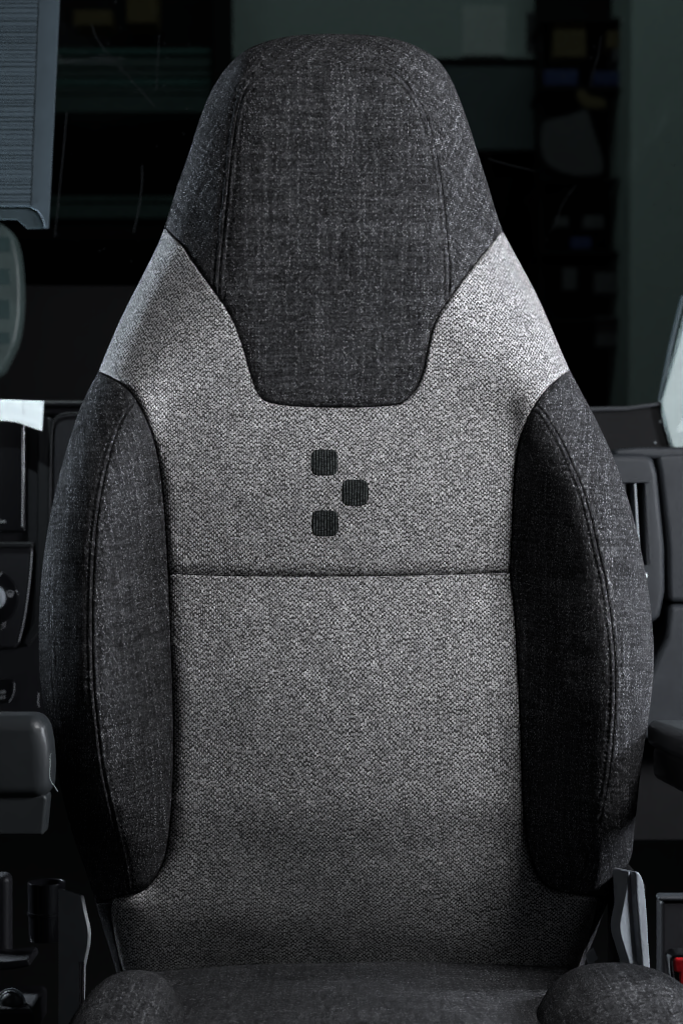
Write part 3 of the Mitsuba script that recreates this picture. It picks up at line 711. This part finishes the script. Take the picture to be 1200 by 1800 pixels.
gq = np.array([[-1.0, *GA], [0.62, *GA], [0.50, *GB], [-1.0, *GB]])
part(ws, 'pane', mikit.ply((gq, np.array([[0, 1, 2, 3]])), 'glass'))
for s, r in (([(117, 196), (113, 250), (106, 320), (100, 380), (96, 416)], .0010), ([(249, 290), (250, 310), (248, 340), (243, 372), (235, 408)], .0011), ([(160, 40), (172, 70), (200, 105), (240, 150), (272, 186)], .0008),
             ([(1012, 325), (1000, 340), (985, 365), (975, 395), (964, 408)], .0006), ([(1056, 62), (1050, 100), (1042, 125), (1037, 152)], .0006), ([(858, 278), (890, 288), (940, 300)], .0007), ([(280, 60), (277, 110), (275, 158)], .0006)):
    part(ws, 'streak', mikit.ply(tube(on_glass(*spline(s, 6).T, 0.004), r * 0.4, 6), 'smear_dust', smooth=True))
d = []
for x, y in np.vstack([rng.uniform([100, 0], [380, 500], (38, 2)), rng.uniform([850, 0], [1190, 560], (34, 2))]):
    d.append(trimesh.creation.icosphere(1, rng.uniform(0.0003, 0.0009)).apply_scale([1, 1, rng.uniform(.8, 1.8)]).apply_translation(on_glass(x, y, 0.004)))
part(ws, 'dust', mikit.ply(trimesh.util.concatenate(d), 'smear_dust'), 'pale dust specks on the glass', 'stuff')

# ribbed pale blue panel at the upper left
bp = thing('ribbed_panel', 'pale blue panel with fine horizontal ribs and plain border at upper left', 'panel')
BY = 0.80
part(bp, 'field', mikit.ply(slab([(-300, -120), (72, -120), (54, 363), (20, 361), (-300, 358)], BY, 0.004, 0.0008), 'panel_dark', smooth=40))
part(bp, 'border', mikit.ply(slab([(72.5, -120), (110, -120), (103, 30), (94, 220), (85, 400), (79, 401), (75, 384), (66, 370), (54.5, 364)], BY - 0.002, 0.004, 0.0008), 'panel_blue', smooth=40))
part(bp, 'groove', mikit.ply(slab([(72, -120), (75, -120), (57, 364), (54, 364)], BY - 0.0005, 0.003, 0.0), 'panel_dark'))
y = -118.0
rr = np.random.default_rng(3)
while y < 356:
    hgt = rr.choice([3.2, 4.5, 6.0, 7.5])
    y1 = y + hgt
    xr = 70 - 18 * (y + 120) / 483
    part(bp, 'rib', mikit.ply(slab([(-300, y), (xr, y), (xr - .1, y1), (-300, y1)], BY - 0.0035, 0.004, 0.0), 'panel_blue'))
    y = y1 + rr.choice([1.0, 1.4, 2.0, 3.0])
part(bp, 'corner_piece', mikit.ply(slab([(-300, 362), (52, 367), (66, 374), (74, 388), (77, 400), (48, 401), (30, 385), (-300, 384)], BY + 0.006, 0.004, 0.0008), 'panel_dark', smooth=40))

mr = thing('wing_mirror', 'rounded greenish wing mirror at the left edge outside the glass', 'mirror')
MO = spline([(-60, 380), (0, 392), (22, 412), (33, 450), (37, 500), (37, 540), (33, 578), (26, 606), (10, 640), (0, 655), (-60, 690), (-110, 540)], 8, True)
part(mr, 'housing', mikit.ply(slab(MO, 1.60, 0.05, 0.008, 16), 'mirror_green', smooth=40))
for y0, y1 in ((414, 442), (470, 500), (525, 560), (582, 604)):
    part(mr, 'reflection_band', mikit.ply(slab([(-80, y0), (18, y0 + 2), (19, y1), (-80, y1)], 1.597, 0.01, 0.001), 'reflection_teal', smooth=40))  # reflected stripes of the mirror, put in as coloured bands

pt = thing('pillar_trim', 'pale painted pillar trim at the right edge above the dashboard', 'pillar')
part(pt, 'face', mikit.ply(slab([(1260, 330), (1204, 560), (1190, 614), (1164, 702), (1166, 724), (1172, 752), (1180, 778), (1188, 800), (1340, 800), (1340, 330)], 0.98, 0.03, 0.003), 'white_paint', smooth=40))
part(pt, 'rubber_seal', mikit.ply(tube(at(*np.array([(1200, 520), (1190, 560), (1178, 610), (1160, 704)]).T, 0.99), 0.0035), 'panel_dark', smooth=True))
part(pt, 'handle_recess', mikit.ply(slab([(1215, 720), (1199, 735), (1188, 755), (1192, 760), (1230, 752)], 0.9795, 0.005, 0.0008), 'note_white', smooth=40))

bb = thing('black_cowl', 'black box section at the foot of the windscreen on the right', 'cowl')
part(bb, 'body', mikit.ply(slab([(980, 718), (1163, 712), (1166, 735), (1174, 775), (1176, 800), (980, 800)], 1.0, 0.10, 0.003), 'dull_black', smooth=40))
part(bb, 'lip', mikit.ply(slab([(980, 716), (1100, 714), (1165, 706), (1164, 712), (1100, 721), (980, 724)], 0.99, 0.05, 0.001), 'dash_plastic', smooth=40))
for x, y in ((1160, 741), (1151, 778)):
    part(bb, 'rivet', mikit.ply(trimesh.creation.icosphere(2, 0.0016).apply_translation(at(x, y, 0.998)), 'grey_plastic', smooth=True))
single('left_cowl', mikit.ply(slab([(-400, 497), (420, 502), (420, 760), (-400, 760)], 1.75, 0.2, 0.004), 'dull_black', smooth=40), 'low black counter outside the windscreen on the left', 'counter')

# ------------------------------------------------------------------ the dim hall beyond the glass
WY = 10.0
wl = thing('hall_wall', 'grey green hall wall above the headrest, coloured darker for the shade below a ledge', 'wall')
part(wl, 'upper_field', mikit.ply(slab([(395, -400), (955, -400), (955, 101), (395, 101)], WY, 0.1, 0.0), 'wall_paint'))
part(wl, 'lower_field', mikit.ply(slab([(395, 105), (955, 105), (955, 262), (395, 262)], WY + 0.02, 0.1, 0.0), 'wall_shaded'))
part(wl, 'ledge', mikit.ply(pbox(395, 101, 955, 105, WY - 0.03, 0.1, 0.004), 'dull_black'))
single('hall_column', mikit.ply(slab([(1112, -400), (1500, -400), (1500, 760), (1104, 760)], 8.8, 0.8, 0.01), 'wall_paint', smooth=40), 'broad pale green grey column at the right of the hall', 'column')
single('wall_notice', mikit.ply(slab([(812, 8), (890, 10), (888, 96), (812, 96)], WY - 0.02, 0.015, 0.001), 'note_white'), 'pale square notice on the hall wall right of the headrest', 'notice')
single('wall_notice', mikit.ply(slab([(925, 22), (962, 22), (962, 92), (925, 90)], WY - 0.02, 0.015, 0.001), 'bin_grey'), 'narrow dim notice beside the pale square notice', 'notice')

rack = thing('storage_rack', 'tall dark storage rack at the right of the hall', 'rack')
RY = 9.2
for x in (946, 1098):
    part(rack, 'post', mikit.ply(pbox(x, -200, x + 8, 760, RY + 0.1, 0.05, 0.004), 'dull_black'))
for y in (30, 151, 312, 440, 560):
    part(rack, 'shelf', mikit.ply(pbox(946, y, 1106, y + 7, RY, 0.5, 0.004), 'dull_black'))
part(rack, 'back_board', mikit.ply(pbox(940, -200, 1112, 760, RY + 0.5, 0.02, 0.004), 'dull_black'))
for (x0, y0, x1, y1, m, lb) in [
        (956, 121, 1016, 150, 'bin_blue', 'wide blue bin on the upper rack shelf'), (1044, 124, 1108, 150, 'bin_blue', 'dark blue bin near the column on the upper rack shelf'),
        (1002, 416, 1040, 438, 'bin_blue', 'small blue bin on the middle rack shelf'),
        (972, 35, 1030, 100, 'card_brown', 'dark brown carton at the top of the rack'), (1066, 52, 1122, 84, 'card_brown', 'tan carton on top of the rack by the column'),
        (1076, 84, 1114, 108, 'bin_grey', 'grey blue tub under the tan carton'),
        (975, 380, 1000, 400, 'bin_grey', 'small grey tub at the left of the middle shelf'), (1024, 378, 1062, 402, 'bin_grey', 'grey tub in the middle of the middle shelf'),
        (1044, 478, 1086, 516, 'bin_grey', 'grey tub on the lower rack shelf'), (988, 470, 1014, 510, 'bin_grey', 'narrow grey tub left on the lower rack shelf'), (1046, 556, 1086, 610, 'bin_grey', 'grey tub at the bottom of the rack')]:
    single('storage_bin', mikit.ply(pbox(x0, y0, x1, y1, RY + 0.05, 0.2, 0.01), m, smooth=40), lb, 'bin' if m != 'card_brown' else 'carton')
single('hanging_bag', mikit.ply(slab(spline([(1008, 200), (1030, 192), (1042, 225), (1060, 282), (1056, 305), (1010, 308), (965, 292), (950, 262), (955, 215), (985, 205)], 5, True), RY - 0.1, 0.05, 0.01), 'bin_grey', smooth=40), 'translucent grey bag hanging in front of the rack', 'bag')
single('yellow_roll', mikit.ply(slab(spline([(1012, 165), (1022, 156), (1040, 168), (1060, 172), (1066, 186), (1050, 190), (1026, 186)], 5, True), RY - 0.06, 0.05, 0.006), 'card_brown', smooth=40), 'yellowish roll above the hanging bag', 'roll')
single('lamp_bulb', mikit.ply(trimesh.creation.icosphere(3, 0.013).apply_scale([2, 2, 2.6]).apply_translation(at(1098, 36, RY - 0.05)), 'note_white', smooth=True), 'tiny pale bulb at the upper end of the rack', 'bulb')
single('lamp_bulb', mikit.ply(trimesh.creation.icosphere(3, 0.011).apply_scale([2, 2, 3]).apply_translation(at(1129, 104, RY - 0.15)), 'note_white', smooth=True), 'tiny pale bulb in front of the column edge', 'bulb')

# teal shelving behind the left half of the glass
tr = thing('teal_shelving', 'teal shelving with stacked boards behind the left half of the glass', 'shelving')
TY = 9.4
part(tr, 'upright', mikit.ply(pbox(374, -200, 404, 760, TY - 0.1, 0.3, 0.004), 'dull_black'))
part(tr, 'back_board', mikit.ply(pbox(-200, -200, 392, 760, TY + 0.5, 0.02, 0.002), 'dull_black'))
for y0, y1, m in ((84, 94, 'teal_paint'), (100, 118, 'teal_dull'), (122, 134, 'teal_dull'), (138, 149, 'teal_paint'), (152, 163, 'teal_dull'), (166, 197, 'teal_dull'), (344, 354, 'teal_dull'), (358, 383, 'teal_dull')):
    part(tr, 'board', mikit.ply(pbox(-200, y0, 370, y1, TY, 0.3, 0.004), m))
for x0, y0, x1, y1, lb in ((128, 16, 196, 44, 'yellowish carton on the teal shelving left of the dark post'), (222, -30, 276, 40, 'tall yellowish carton on the teal shelving right of the dark post')):
    single('shelf_carton', mikit.ply(pbox(x0, y0, x1, y1, TY, 0.25, 0.01), 'card_brown', smooth=40), lb, 'carton')
